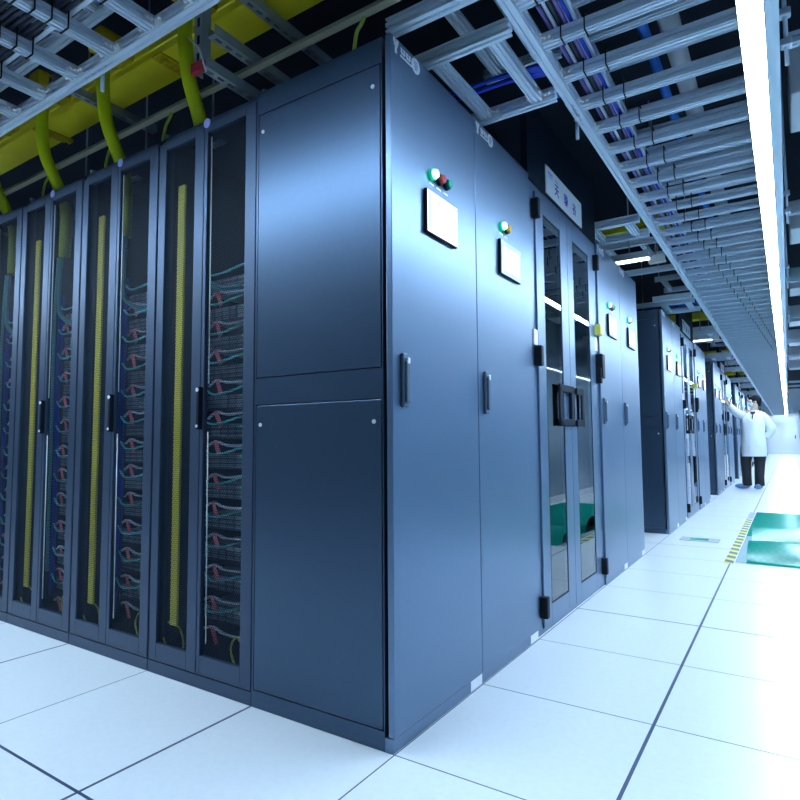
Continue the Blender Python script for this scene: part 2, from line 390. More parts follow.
for k in range(1, 8): dup(g1, (0, PODS[k]+1.2, 0), f'glass double door with black handles, {pod_word[k]} cabinet block along the aisle')

# header panels and name signs over the doors
hp = tag(B(-.04, -.006, 1.2, 2.414, 2.203, 2.62, .002).obj('header_panel', 'blackm'), 'dark header panel above the glass doors of the nearest cabinet block', 'panel', 'header panels')  # near-black colour holds the shade under the trays
for k in range(1, 8):
    o = hp.copy(); COL.objects.link(o); o.location.y = PODS[k]; o['label'] = f'dark header panel above the glass doors, {pod_word[k]} cabinet block along the aisle'
def make_sign():
    t = thing('name_sign', 'white sign with blue Chinese characters above the nearest glass doors', 'sign', (-.006, 1.455, 2.213), 'name signs above the glass doors')
    B(0, .006, 0, .635, 0, .152, .001).obj('sign_board', 'label', t)
    x = .0064
    for i, ch in enumerate('天璇谷'):
        cu = bpy.data.curves.new('character', 'FONT'); cu.body = ch; cu.size = .072; cu.extrude = .0003; cu.offset = .0012
        tmp = bpy.data.objects.new('tmp', cu); COL.objects.link(tmp)
        me = bpy.data.meshes.new_from_object(tmp.evaluated_get(bpy.context.evaluated_depsgraph_get()))
        bpy.data.objects.remove(tmp)
        xs = [v.co.x for v in me.vertices] or [0]; cx = (min(xs)+max(xs))/2
        me.transform(Matrix.Translation((-cx, 0, 0)))
        me.transform(Matrix(((0, 0, 1, 0), (1, 0, 0, 0), (0, 1, 0, 0), (0, 0, 0, 1))))
        me.materials.clear(); me.materials.append(M['ink'])
        o = bpy.data.objects.new('character', me); COL.objects.link(o); o.parent = t
        o.location = (x, (.17, .33, .485)[i], .040)
    mk = MB()
    for k, y in enumerate((.035, .053, .071, .089)):
        mk.box(.006, .0065, y, y+.013, .118, .121).box(.006, .0065, y+.005, y+.008, .108, .128).box(.006, .0065, y, y+.012, .126, .128)
    mk.box(.006, .0065, .035, .102, .101, .103)
    mk.obj('small_mark', 'ink', t)
    mp = MB()
    for k in range(4): mp.box(.006, .0065, .145+k*.018, .157+k*.018, .112, .115).box(.006, .0065, .149+k*.018, .152+k*.018, .106, .121)
    mp.obj('small_caption', 'inkpale', t)
    return t
sg = make_sign()
for k in range(1, 8): dup(sg, (-.006, PODS[k]+1.455, 2.213), f'white name sign above the glass doors, {pod_word[k]} cabinet block along the aisle')

# small things by the door
def small(name, mb, m, label, cat, ys, group):
    o = tag(mb.obj(name, m), label.format('nearest'), cat, group)
    for k in ys:
        c = o.copy(); COL.objects.link(c); c.location.y = PODS[k]; c['label'] = label.format(pod_word[k])
    return o
small('access_card_plate', B(-.012, -.003, 1.238, 1.283, 1.38, 1.455, .001), 'label', 'small white plate at the door-side edge of a cabinet, {} cabinet block', 'plate', range(1, 6), 'white plates beside the doors')
small('warning_card', B(-.012, .03, 2.335, 2.40, 1.59, 1.655, .002), 'ycard', 'yellow warning card beside the glass doors, {} cabinet block', 'card', range(1, 6), 'yellow cards beside the doors')
small('card_reader', B(-.012, .035, 2.345, 2.41, 1.31, 1.465, .006), 'black', 'black card reader beside the glass doors, {} cabinet block', 'card reader', range(1, 6), 'card readers beside the doors')
small('paper_notice', B(-.0105, -.009, 2.34, 2.40, 1.49, 1.575), 'label', 'white paper notice under the yellow card, {} cabinet block', 'notice', range(1, 4), 'paper notices beside the doors')

# ------------------------------------------------------------------ cabinets inside the nearest block, seen through the glass
for s, (y0, y1, w) in enumerate(((.06, 1.15, 'left'), (2.47, 3.55, 'right'))):
    pass

# ------------------------------------------------------------------ server racks with perforated double doors
RX = [-.6-.6*k for k in range(5)]
rack_word = ['mesh-door rack beside the solid panel', 'second mesh-door rack from solid panel', 'third mesh-door rack from solid panel', 'fourth mesh-door rack from solid panel', 'fifth mesh-door rack from solid panel']
def make_rack(label):
    """local origin at the right front corner on the floor: x from -0.6 to 0, front at y=0"""
    t = thing('server_rack', label, 'rack', (0, 0, 0), 'server racks with mesh doors')
    H = 2.212
    f = MB().box(-.598, -.003, .0, .02, 0, .045).box(-.598, -.003, .012, .04, 2.19, H)
    f.box(-.598, -.575, .012, .06, .06, H).box(-.026, -.003, .012, .06, .06, H)
    f.obj('frame', 'rack', t)
    MB().box(-.598, -.585, .06, 1.195, 0, H).box(-.016, -.003, .06, 1.195, 0, H).box(-.585, -.016, 1.185, 1.195, 0, H).box(-.585, -.016, .04, 1.185, 0, .04).obj('shell', 'cabin', t)
    r = MB().box(-.585, -.016, .06, .10, H-.012, H).box(-.585, -.016, .18, 1.185, H-.012, H).box(-.585, -.52, .10, .18, H-.012, H).box(-.36, -.016, .10, .18, H-.012, H)
    r.obj('roof', 'cabin', t)
    for x0, x1, m0, m1 in ((-.594, -.303, -.548, -.358), (-.299, -.006, -.281, -.062)):
        z0, z1, a, b = .049, 2.186, .118, 2.152
        d = MB().box(x0, m0, 0, .02, z0, z1, .002).box(m1, x1, 0, .02, z0, z1, .002).box(m0, m1, 0, .02, z0, a, .002).box(m0, m1, 0, .02, b, z1, .002).obj('mesh_door', 'rack', t)
        MB().box(m0, m1, .011, .0118, a, b).obj('perforated_sheet', 'mesh', d)
    h = MB().box(-.298, -.283, -.022, 0, .965, 1.13, .003).obj('handle', 'black', t)
    MB().disc((-.291, -.024, 1.118), .008, 'y', .004, 12).disc((-.291, -.024, .978), .006, 'y', .004, 12).obj('handle_cap', 'steel', h)
    MB().tube([(-.246, -.004, 1.14), (-.250, -.004, 2.12)], .0024, 6).tube([(-.246, -.004, .955), (-.240, -.004, .17)], .0024, 6).obj('lock_rod', 'rod', t)
    MB().disc((-.284, -.0035, 2.188), .019, 'y', .0030, 20).obj('round_sticker', 'disc', t)
    return t
racks = [make_rack(rack_word[0])]; racks[0].location = (RX[0], 0, 0)
for k in range(1, 5): racks.append(dup(racks[0], (RX[k], 0, 0), rack_word[k]))

# contents of the racks
def srv():
    t = thing('server', '', 'server')
    B(-.22, .22, .02, .70, 0, .062).obj('chassis', 'server', t)
    fp = MB().box(-.235, .235, 0, .02, 0, .063, .002).obj('front_panel', 'serverface', t)
    s = MB()
    for r in range(3):
        for q in range(9): s.box(-.21+q*.047, -.172+q*.047, -.005, 0, .006+r*.019, .020+r*.019)
    s.obj('drive_bay', 'server', fp)
    MB().box(.005, .010, -.007, -.004, .050, .055).box(.024, .029, -.007, -.004, .050, .055).obj('status_led', 'ledg', t)
    return t
s0 = srv()
c_proto = tag(MB().tube(cat_rom([(-.17, -.05, .03), (-.11, -.06, -.002), (-.03, -.055, .002), (.05, -.035, .024), (.12, -.008, .032)]), .005, 6).obj('patch_cord', 'cyan'), '', 'cord')
p_proto = thing('power_cord', '', 'cord')
MB().tube(cat_rom([(-.16, -.035, -.02), (-.09, -.05, -.001), (-.02, -.05, -.016), (.08, -.045, -.014), (.16, -.012, .012)]), .006, 6).obj('cord', 'grey', p_proto)
tg = B(-.011, .011, -.001, .001, -.07, 0).obj('cord_tag', 'red', p_proto)
tg.location = (-.088, -.055, .0); tg.rotation_euler = (0, -.42, 0)
first = True
SV = {0: (1.575, .1265, 12), 1: (1.60, .128, 12), 2: (1.58, .130, 12), 3: (1.58, .130, 12), 4: (1.58, .13, 12)}
for k in range(4):
    z0, dz, n = SV[k]; cx = RX[k]-.3
    for j in range(n):
        z = z0-dz*j
        if z < .1: break
        for kind, proto in (('server', s0), ('cyan patch cord', c_proto), ('grey power cord with red tag', p_proto)):
            if kind == 'server': lab = f'grey server, {nth(j)} from the top, {rack_word[k]}'
            elif kind == 'cyan patch cord': lab = f'cyan patch cord, {nth(j)} server down, {rack_word[k]}'
            else: lab = f'grey power cord with red tag, {nth(j)} server down, {rack_word[k]}'
            g = {'server': 'servers in the mesh-door racks', 'cyan patch cord': 'cyan patch cords in the racks'}.get(kind, 'tagged power cords in the racks')
            if k == 0 and j == 0:
                o = proto; o['label'] = lab; o['group'] = g
            else: o = dup(proto, (0, 0, 0), lab, g)
            o.location = (cx, .205, z-.012) if kind == 'server' else (cx+random.uniform(-.012, .008), .2, z+(.055 if kind[0] == 'c' else -.02)+random.uniform(-.006, .006))
            if kind[0] == 'g':
                o.rotation_euler = (0, random.uniform(-.08, .08), 0)
for k in range(4):
    cx = RX[k]-.3; w = rack_word[k]
    tag(MB().box(cx-.196, cx-.152, .024, .034, .19, 1.99, .003).obj('cable_trunking', 'ybar'), f'vertical yellow trunking behind the left door, {w}', 'trunking', 'yellow trunkings in the racks')
    tag(MB().tube(cat_rom([(cx-.245, .055, .185), (cx-.18, .06, .17), (cx-.155, .06, .10), (cx-.20, .055, .055), (cx-.255, .05, .10), (cx-.29+.02, .05, .12)]), .004, 6).obj('ground_wire', 'ground'), f'green-yellow wire looped under the yellow trunking, {w}', 'wire', 'earth wires in the racks')
    tag(MB().tube(cat_rom([(cx+.21, .05, .165), (cx+.165, .05, .195), (cx+.135, .05, .15), (cx+.16, .05, .09), (cx+.20, .05, .055)]), .004, 6).obj('ground_wire', 'ground'), f'green-yellow wire curled at bottom right, {w}', 'wire', 'earth wires in the racks')
    bc = 'cyand'
    bn = MB()
    for q in range(5):
        ox, oy = .010*math.cos(q*1.26), .010*math.sin(q*1.26)
        bn.tube(cat_rom([(cx-.16+ox, .135+oy, 1.92), (cx-.165+ox, .13+oy, 1.75), (cx-.150+ox, .13+oy, 1.62), (cx-.06, .145+oy, 1.555+ox), (cx+.04, .16+oy, 1.55+ox)] if q < 3 else [(cx-.16+ox, .135+oy, 1.92), (cx-.17+ox, .13+oy, 1.6), (cx-.165+ox, .13+oy, 1.0), (cx-.16+ox, .13+oy, .25)]), .008, 6)
    tag(bn.obj('cable_bundle', 'cyand'), f'cyan fibre bundle hanging from the conduit inside the {w}', 'cable', 'fibre bundles in the racks')
    bb = MB()
    for q in range(4): bb.tube(cat_rom([(cx-.19+q*.006, .155+.01*(q % 2), 1.72), (cx-.205+q*.008, .16, 1.2), (cx-.185+q*.007, .155, .7), (cx-.20+q*.008, .16, .12)]), .008, 6)
    tag(bb.obj('cable_bundle', 'bluec'), f'dark blue cable bundle running down inside the {w}', 'cable', 'blue bundles in the racks')
    # lime conduit dropping from the fibre duct through the roof of the rack
    ot, ob = ((.03, -.012), (.018, -.008), (.04, .035), (.05, .05))[k]
    tag(MB().tube(cat_rom([(cx-.165+ot, .0, 2.775), (cx-.168+ot, .0, 2.62), (cx-.166+ot, .02, 2.45), (cx-.16+(ot+ob)/2, .09, 2.30), (cx-.158+ob, .135, 2.19), (cx-.16+ob, .14, 1.92)]), .030, 14).obj('cable_conduit', 'lime'), f'lime-yellow conduit dropping into the top of the {w}', 'conduit', 'lime conduits above the racks')
    if k < 4:
        fn = MB().box(cx-.225+ot, cx-.105+ot, -.055, .125, 2.77, 2.87, .02).obj('duct_outlet', 'yellowd'); tag(fn, f'yellow duct outlet feeding the conduit of the {w}', 'duct outlet', 'yellow outlets on the fibre duct')

# ------------------------------------------------------------------ overhead: yellow fibre duct over the racks
t = thing('fibre_duct', 'long yellow fibre duct running over the mesh-door racks', 'duct', (0, 0, 2.75))
pr = [(.128, 0), (.30, 0), (.30, .11), (.295, .11), (.295, .006), (.145, .006), (.145, .012), (.138, .012), (.138, .11), (.128, .11), (.128, .075), (.122, .07), (.122, .04), (.128, .035)]
MB().ext(pr, 'x', -6, .15).obj('channel', 'yellow', t)
for x in (-2.60, -1.45, -.35):
    j = MB().box(x, x+.07, .120, .305, -.012, 0, .003)
    for q in range(7): j.box(x+.01, x+.06, .128+q*.025, .140+q*.025, -.02, -.012, .002)
    j.disc((x+.035, .31, -.01), .016, 'x', .03, 12)
    j.obj('joint_clamp', 'yellowd', t)
# struts and hanger under the duct
def strut_y(name, x, z, y0, y1, label, m='strut'):
    s = MB().box(x-.0205, x-.018, y0, y1, z, z+.041).box(x+.018, x+.0205, y0, y1, z, z+.041)
    n = int((y1-y0)/.05)
    s.box(x-.018, x-.007, y0, y1, z, z+.0025).box(x+.007, x+.018, y0, y1, z, z+.0025)
    for q in range(n+1): s.box(x-.007, x+.007, y0+q*.05, min(y1, y0+q*.05+.02), z, z+.0025)
    return tag(s.obj(name, m), label, 'strut', 'struts over the racks')
strut_y('strut_channel', -.76, 2.70, -.08, .62, 'grey strut channel crossing under the yellow duct, beside the end panel')
strut_y('strut_channel', -.745, 2.44, -.10, .40, 'grey strut channel below the yellow duct, the upper arm of the bracket')
strut_y('strut_channel', -.79, 2.33, -.10, .34, 'grey strut channel reaching over the rack roof, the lower arm of the bracket')
strut_y('strut_channel', -1.98, 2.70, -.08, .5, 'grey strut channel crossing under the yellow duct above the third rack')
v = MB().box(-.835, -.79, -.105, -.102, 2.32, 2.7).box(-.835, -.832, -.102, -.065, 2.32, 2.7).box(-.793, -.79, -.102, -.065, 2.32, 2.7)
hb = thing('hanging_bracket', 'upright slotted strut bracket with a red plate by the lime conduit', 'bracket', (0, 0, 0))
v.obj('upright', 'strut', hb)
sl = MB()
for q in range(5): sl.box(-.820, -.805, -.1055, -.105, 2.36+q*.07, 2.395+q*.07)
sl.obj('slot', 'blackm', hb)
B(-.83, -.765, -.125, -.106, 2.305, 2.345, .002).obj('red_plate', 'redt', hb)
MB().tube([(-.86, -.125, 2.47), (-.79, -.12, 2.40), (-.745, -.12, 2.29)], .004, 6).obj('brace_rod', 'steel', hb)
# slotted cream bar above the rack fronts
bt = thing('busbar_rail', 'cream slotted metal rail running above the rack tops', 'rail', (0, 0, 0))
MB().box(-6, .04, .085, .090, 2.385, 2.425, .001).box(-6, .04, .060, .085, 2.385, 2.388).obj('rail', 'beige', bt)
ho = MB()
for q in range(22): ho.disc((-.1-q*.25, .0845, 2.405), .006, 'y', .0006, 10)
ho.obj('hole', 'blackm', bt)
for q in range(4):
    x = (-.165, -1.235, -1.69, -2.30)[q]
    o = MB().tube(cat_rom([(x, .085, 2.39), (x-.012, .08, 2.36), (x-.028, .075, 2.33), (x-.04, .07, 2.27 if q else 2.225), (x-.045, .075, 2.26 if q else 2.216)]), .007, 6).obj('ground_wire', 'ground')
    tag(o, f'green-yellow earth wire from the cream rail to the {["solid end panel", "second mesh-door rack", "third mesh-door rack", "fourth mesh-door rack"][q]} top', 'wire', 'earth wires on the cream rail')
for q in range(5):
    x = -.62-q*.6
    o = MB().box(x-.03, x+.03, .04, .07, 2.212, 2.226, .002).box(x-.008, x+.008, .045, .065, 2.226, 2.25, .002).disc((x, .055, 2.25), .012, 'z', .012, 10).obj('rack_joint_clamp', 'strut')
    tag(o, f'small steel joining clamp on top of the racks, {nth(q)} from the end panel', 'clamp', 'joining clamps on the rack tops')
for q, x in enumerate((-1.30, -1.85, -2.45)):
    tag(MB().tube([(x, .36, 2.45), (x, .36, ZC)], .005, 6).obj('threaded_rod', 'strut'), f'thin threaded rod behind the yellow duct, {nth(q)} from the end panel', 'rod', 'threaded rods behind the duct')

# ------------------------------------------------------------------ ladder trays
def bracket(x, y, z, sx, sy, parent):
    """corner gusset with its bolts, one part each"""
    mb = MB(); X = sorted((x, x+sx*.045)); Y = sorted((y, y+sy*.045))
    mb.box(X[0], X[1], min(y, y+sy*.004), max(y, y+sy*.004), z, z+.035)
    mb.box(min(x, x+sx*.004), max(x, x+sx*.004), Y[0], Y[1], z, z+.035)
    for q in (.016, .033):
        mb.ball((x+sx*q, y+sy*.007, z+.018), .007, 8); mb.ball((x+sx*.007, y+sy*q, z+.018), .007, 8)
    mb.obj('corner_bracket', 'steel', parent)
def tray_y(label, x0, x1, ys, y0, y1, z, gus=0, rh=.062):
    t = thing('ladder_tray', label, 'cable tray', (0, 0, z))
    for a, b in ((x0, x0+.04), (x1-.04, x1)):
        MB().ext(slotted(b-a, rh, 0, a, 1, 2), 'y', y0, y1).obj('side_rail', 'alu', t)
    proto = None
    for i, y in enumerate(ys):
        if proto is None:
            proto = MB().ext(slotted(.042, .044, .012, -.021, 2, 1), 'x', x0+.04, x1-.04).obj('rung', 'alu', t); proto.location.y = y; 
        else:
            o = proto.copy(); COL.objects.link(o); o.parent = t; o.location.y = y
        if i < gus:
            for sy in (-1, 1): bracket(x0+.04, y+sy*.021, .014, 1, sy, t)
    return t
def tray_x(label, y0, y1, xs, x0, x1, z, gus=0, rails=None, rh=.05, rods=()):
    t = thing('ladder_tray', label, 'cable tray', (0, 0, z))
    for x in rods: MB().tube([(x, y0+.02, rh), (x, y0+.02, ZC-z)], .006, 6).obj('suspension_rod', 'strut', t)
    for a in (rails or (y0, y1-.04)):
        MB().ext(slotted(.04, rh, 0, a, 1, 2), 'x', x0, x1).obj('side_rail', 'alu', t)
    proto = None
    for i, x in enumerate(xs):
        if proto is None:
            proto = MB().ext(slotted(.042, .044, .004, -.021, 2, 1), 'y', y0+.04, y1-.04).obj('rung', 'alu', t); proto.location.x = x
        else:
            o = proto.copy(); COL.objects.link(o); o.parent = t; o.location.x = x
        if i < gus:
            for sx in (-1, 1): bracket(x+sx*.021, y1-.04, .006, sx, -1, t)
    return t
A1 = tray_y('bright aluminium ladder tray hanging above the aisle, its near stretch', .262, 1.04, [.08+.2445*k for k in range(53)], -.05, 12.98, 2.36, 14)
A2 = tray_y('aluminium ladder tray above the far half of the aisle', .262, 1.04, [13.1+.298*k for k in range(96)], 13.02, 41.6, 2.36)
U1 = tray_y('upper ladder tray stacked over the aisle tray', .33, 1.02, [.22+.2445*k for k in range(52)], -.05, 12.9, 2.585)
# splice plates on the aisle tray's left rail
for y in (1.06, 4.0, 7.0):
    s = MB().box(.256, .262, y-.09, y+.09, .008, .054)
    for q in range(4): s.ball((.255, y-.07+q*.046, .03), .008, 8)
    for q in range(4): s.ball((.282, y-.07+q*.046, -.001), .007, 8)
    s.obj('splice_plate', 'alu', A1)
Btray = tray_x('aluminium ladder tray above the aisle in front of the mesh-door racks', -1.0, -.265, [-.31-.25*k for k in range(22)], -6, .2, 2.36, 9)
tray_x('upper ladder tray stacked over the tray in front of the racks', -.98, -.255, [-.2-.25*k for k in range(20)], -6, .2, 2.60)
MB().box(-6, .2, -.470, -.455, .062, .068).obj('flat_bar', 'alu', Btray)
sp = MB().box(-1.30, -1.10, -.265, -.259, .006, .046)
for q in range(4): sp.ball((-1.27+q*.045, -.258, .026), .008, 8); sp.ball((-1.27+q*.045, -.285, -.001), .007, 8)
sp.obj('splice_plate', 'alu', Btray)
for q, (x, y) in enumerate(((-1.20, -.255), (.25, 1.17))):
    tag(MB().tube([(x, y, 2.30), (x, y, 2.40)], .008, 8).ball((x, y, 2.395), .014, 8).obj('hanger_bolt', 'alu'), ['short hanger bolt on the tray in front of the mesh-door racks', 'short hanger bolt on the left rail of the aisle tray'][q], 'bolt')
# cross trays from the cabinets to the aisle tray, one near and one far on every block
for k in range(8):
    y = PODS[k]; w = pod_word[k]
    tray_x(f'aluminium cross tray over the near cabinets, {w} block along the aisle', y+.337, y+.857, [-.047, .185], -1.6 if k else -2.4, .26, 2.32, 2 if k < 2 else 0)
    tray_x(f'aluminium cross tray over the far cabinets, {w} block along the aisle', y+2.46, y+2.82, [-.30, -.05, .18], -1.5, .26, 2.32)
    o = MB().ext(slotted(.045, .05, 2.325, y+.118, 1, 2), 'x', -.10, .26).obj('cross_beam', 'alu'); tag(o, f'single aluminium beam beside the near cross tray, {w} block along the aisle', 'beam', 'single beams over the blocks')
    if k < 5:
        tray_x(f'raised ladder tray behind the header panel, {w} block along the aisle', y+.40, y+1.0, [-.05, .15], -.12, .24, 2.60, rods=(-.08, .2))
        bl = MB()
        for q in range(6): bl.tube(cat_rom([(-1.4, y+.66+q*.016, 2.386+.012*(q % 2)), (-.7, y+.652+q*.017, 2.39), (0, y+.66+q*.015, 2.386+.01*(q % 3)), (.25, y+.68+q*.014, 2.388)]), .009, 6)
        tag(bl.obj('cable_bundle', 'bluec'), f'royal blue cable bundle lying on the near cross tray, {w} block', 'cable', 'blue bundles on the cross trays')
        tag(MB().tube([(-1.4, y+.93, 2.395), (.25, y+.94, 2.40)], .012, 8).obj('blue_cable', 'blue2'), f'light blue cable beyond the near cross tray, {w} block', 'cable', 'light blue cables over the cross trays')
# fibre ducts and lamps over the gaps between the blocks
for k in range(7):
    y = PODS[k]
    g = f'gap after the {pod_word[k]} cabinet block'
    tag(MB().ext([(a-.13+y+4.1, b+2.83) for a, b in pr], 'x', -4, .22).obj('fibre_duct', 'yellow'), f'yellow fibre duct over the {g}', 'duct', 'yellow ducts over the gaps')
    b = thing('batten_light', f'short white batten light over the {g}', 'light', (-.05, y+3.66, 2.42), 'batten lights over the gaps')
    B(-.2, .16, -.03, .03, 0, .06, .006).obj('housing', 'white', b)
    B(-.195, .155, -.028, .028, -.012, 0, .004).obj('diffuser', 'batten', b)
    MB().tube([(0, 0, .06), (0, 0, ZC-2.42)], .006, 6).obj('suspension_rod', 'strut', b)
    cm = thing('security_camera', f'white ceiling camera beside the batten light, {g}', 'camera', (.12, y+4.0, 2.46), 'ceiling cameras over the gaps')
    MB().box(-.08, .06, -.035, .035, 0, .07, .01).obj('body', 'white', cm)
    MB().disc((.06, 0, .035), .028, 'x', .03, 14).obj('lens', 'black', cm)
    MB().tube([(-.02, 0, .07), (-.02, 0, ZC-2.46)], .008, 6).obj('stem', 'strut', cm)
    tray_x(f'aluminium tray crossing the {g}', y+3.9, y+4.4, [-.6, -.3, 0], -2, .26, 2.62, rods=(-.9, .1))
    o = MB().ext(slotted(.05, .05, 2.50, y+4.42, 1, 2), 'x', -2, .26).obj('cross_beam', 'alu'); tag(o, f'single aluminium beam over the {g}', 'beam', 'single beams over the gaps')

# cables on the aisle tray and on the rack-side tray
cols = ['purple', 'grey', 'darkc', 'purple', 'bluec', 'grey']
for q in range(6):
    x = .335+q*.019
    pts = cat_rom([(x+.0015*math.sin(i*.7), i, 2.429+.004*((q+i) % 2)) for i in range(0, 13)], 3)
    tag(MB().tube(pts, .0075, 6).obj('tray_cable', cols[q]), f'{ {"purple":"violet","grey":"pale grey","darkc":"dark grey","bluec":"blue"}[cols[q]] } cable on the aisle tray, {nth(q)} from its left rail', 'cable', 'cables on the aisle tray')
for q in range(14):
    y = -.478-q*.021
    pts = cat_rom([(.15-i*.5, y+.003*math.sin(i*1.3), 2.4305+.004*((q+i) % 2)) for i in range(0, 12)], 3)
    tag(MB().tube(pts, .0085, 6).obj('tray_cable', 'darkc'), f'dark cable on the tray before the racks, {nth(q)} from its rack-side rail', 'cable', 'cables on the tray before the racks')
# cable ties
def tie(x, y, z, w, h, axis):
    mb = MB(); r = .003
    if axis == 'x': p = [(x, y-w/2, z), (x, y+w/2, z), (x, y+w/2, z+h), (x, y-w/2, z+h), (x, y-w/2, z)]
    else: p = [(x-w/2, y, z), (x+w/2, y, z), (x+w/2, y, z+h), (x-w/2, y, z+h), (x-w/2, y, z)]
    for a, b in zip(p[:-1], p[1:]): mb.tube([a, b], r, 6)
    return mb
for i in range(40):
    y = .08+.2445*(i+1)
    for q, dx in enumerate((.0, .085)):
        x = .365+dx+.0125*i
        if x > .93: continue
        o = tie(x, y, 2.369, .05, .075, 'x').obj('cable_tie', 'black')
        tag(o, f'black cable tie, {"inner" if q else "outer"} of the pair on the {nth(i+1)} aisle tray rung', 'cable tie', 'cable ties on the aisle tray')
for i in range(9):
    x = -.31-.25*i
    for q in range(4):
        o = tie(x, -.475-q*.055, 2.361, .05, .09, 'y').obj('cable_tie', 'black')
        o.data.transform(Matrix.Identity(4))
        tag(o, f'black cable tie, {nth(q)} from the racks, on {nth(i)} rung of tray before racks', 'cable tie', 'cable ties on the tray before the racks')
# pipes above the aisle tray
tag(MB().tube([(.548, .2, 2.72), (.548, 41, 2.72)], .022, 12).obj('water_pipe', 'bluep'), 'blue pipe running above the aisle tray', 'pipe')
tag(MB().tube([(.635, .2, 2.80), (.635, 41, 2.80)], .045, 14).obj('grey_pipe', 'pipe'), 'thick grey pipe beside the blue pipe above the aisle tray', 'pipe')

# ------------------------------------------------------------------ the LED strip: separate segments end to end
def make_led(label, loc, axis, n):
    t = thing('linear_light', label, 'light', loc, n)
    L = 1.195
    MB().box(-.038, .038, 0, L, 0, .024).box(-.038, -.0365, 0, L, -.013, 0).box(.0365, .038, 0, L, -.013, 0).obj('housing', 'white', t)  # side lips added to cut grazing light off the cabinet tops
    MB().box(-.036, .036, .003, L-.003, -.004, 0).obj('diffuser', 'led', t)
    return t
l0 = make_led('LED strip segment nearest the camera over the aisle', (.96, .02, 2.335), 'y', 'LED segments over the aisle')
for q in range(1, 34): dup(l0, (.96, .02+1.2*q, 2.335), f'LED strip segment over the aisle, {nth(q)} from the near end')
for q in range(6):
    o = dup(l0, (-.1-1.2*q, -.96, 2.335), f'LED strip segment in front of the mesh-door racks, {nth(q)} from the aisle corner', 'LED segments in front of the racks'); o.rotation_euler = (0, 0, PI/2)

added_led = dup(l0, (.14, 41.2, 2.62), 'LED segment running across the aisle above the white end door', 'end wall light'); added_led.rotation_euler = (0, 0, -PI/2)  # extra light added to wash the end door white
for y in (.25, .95): MB().tube([(0, y, .024), (0, y, ZC-2.62)], .006, 6).obj('suspension_rod', 'strut', added_led)
# ------------------------------------------------------------------ right of the strip: rods, white ducts, struts
for q, y in enumerate((1.12, 3.1, 5.1, 7.1, 9.1, 12.1)):
    r = thing('threaded_rod', f'threaded rod with clamps holding the aisle tray, {nth(q)} from the near end', 'rod', (1.062, y, 2.33), 'threaded rods of the aisle tray')
    MB().tube([(0, 0, 0), (0, 0, ZC-2.33)], .008, 8).obj('rod', 'alu', r)
    for z in (.07, .19): MB().box(-.02, .02, -.02, .02, z, z+.03, .006).obj('clamp', 'alu', r)
for q in range(7):
    y = 2.1+2.38*q
    tag(B(1.09, 1.88, y, y+.48, 2.70, 2.95, .01).obj('air_duct', 'white'), f'white air duct box right of the light strip, {nth(q)} from the near end', 'duct', 'white duct boxes right of the strip')
    tag(MB().ext(slotted(.05, .05, 2.66, y-.55, 1, 1), 'x', 1.075, 1.88).obj('strut_beam', 'alu'), f'aluminium strut right of the light strip, {nth(q)} from the near end', 'beam', 'struts right of the strip')
for q in range(14):
    y = 18.5+1.6*q
    tag(MB().ext(slotted(.06, .06, 2.5, y, 1, 1), 'x', 1.075, 1.88).obj('strut_beam', 'alu'), f'small aluminium strut right of the far strip, {nth(q)} towards the end door', 'beam', 'far struts right of the strip')

# ------------------------------------------------------------------ on the floor
ft = thing('floor_film', 'glossy green plastic film with two rolls on the aisle floor', 'floor film', (0, 0, 0))
fm = MB()
def wave(ys, x0, x1, n=14):
    v, f = [], []
    m = len(ys)
    for i in range(n+1):
        x = x0+(x1-x0)*i/n
        for (y, z) in ys: v.append((x, y+.01*math.sin(x*9), z*(1+.06*math.sin(x*7+y*5))))
    for i in range(n):
        for j in range(m-1): f.append((i*m+j, (i+1)*m+j, (i+1)*m+j+1, i*m+j+1))
    return v, f
def hump(yc, r, h): return [(yc-r*math.cos(a*PI/10), h*math.sin(a*PI/10)+.004) for a in range(11)]
prof = [(3.60, .004), (3.66, .006)]+hump(3.98, .26, .105)+[(4.36, .012)]+hump(4.72, .28, .14)+[(5.10, .012), (5.6, .012), (6.2, .014), (6.8, .012), (7.2, .005)]
v, f = wave(prof, .70, 1.80); fm.add(v, f, True); fm.obj('rolled_sheet', 'film', ft)
v, f = wave([(5.02, .006), (5.6, .010), (6.3, .012), (7.2, .005)], .63, .70, 4); MB().add(v, f, True).obj('flat_sheet', 'film', ft)
v, f = wave([(3.62, .004), (4.2, .006), (5.02, .006)], .63, .70, 4); MB().add(v, f, True).obj('clear_sheet', mat('pale_clear_film', (.42, .62, .70), .2), ft)
tag(B(.56, .62, 3.55, 6.45, 0, .003).obj('hazard_tape', 'hazard'), 'black and yellow hazard tape along the left edge of the green film', 'tape')
tag(B(.56, .62, 6.452, 7.15, 0, .003).obj('grey_tape', 'inkpale'), 'plain blue-grey tape strip beyond the hazard tape', 'tape')
vt = thing('floor_outlet', 'small rectangular floor outlet cover with a green window in a white tile', 'floor outlet', (.285, 4.59, 0))
B(-.16, .16, -.1, .1, 0, .006, .002).obj('cover', 'strut', vt)
B(-.08, .07, -.05, .05, .006, .008).obj('window', 'glens', vt)  # teal reflection on the cover, painted as a green plate

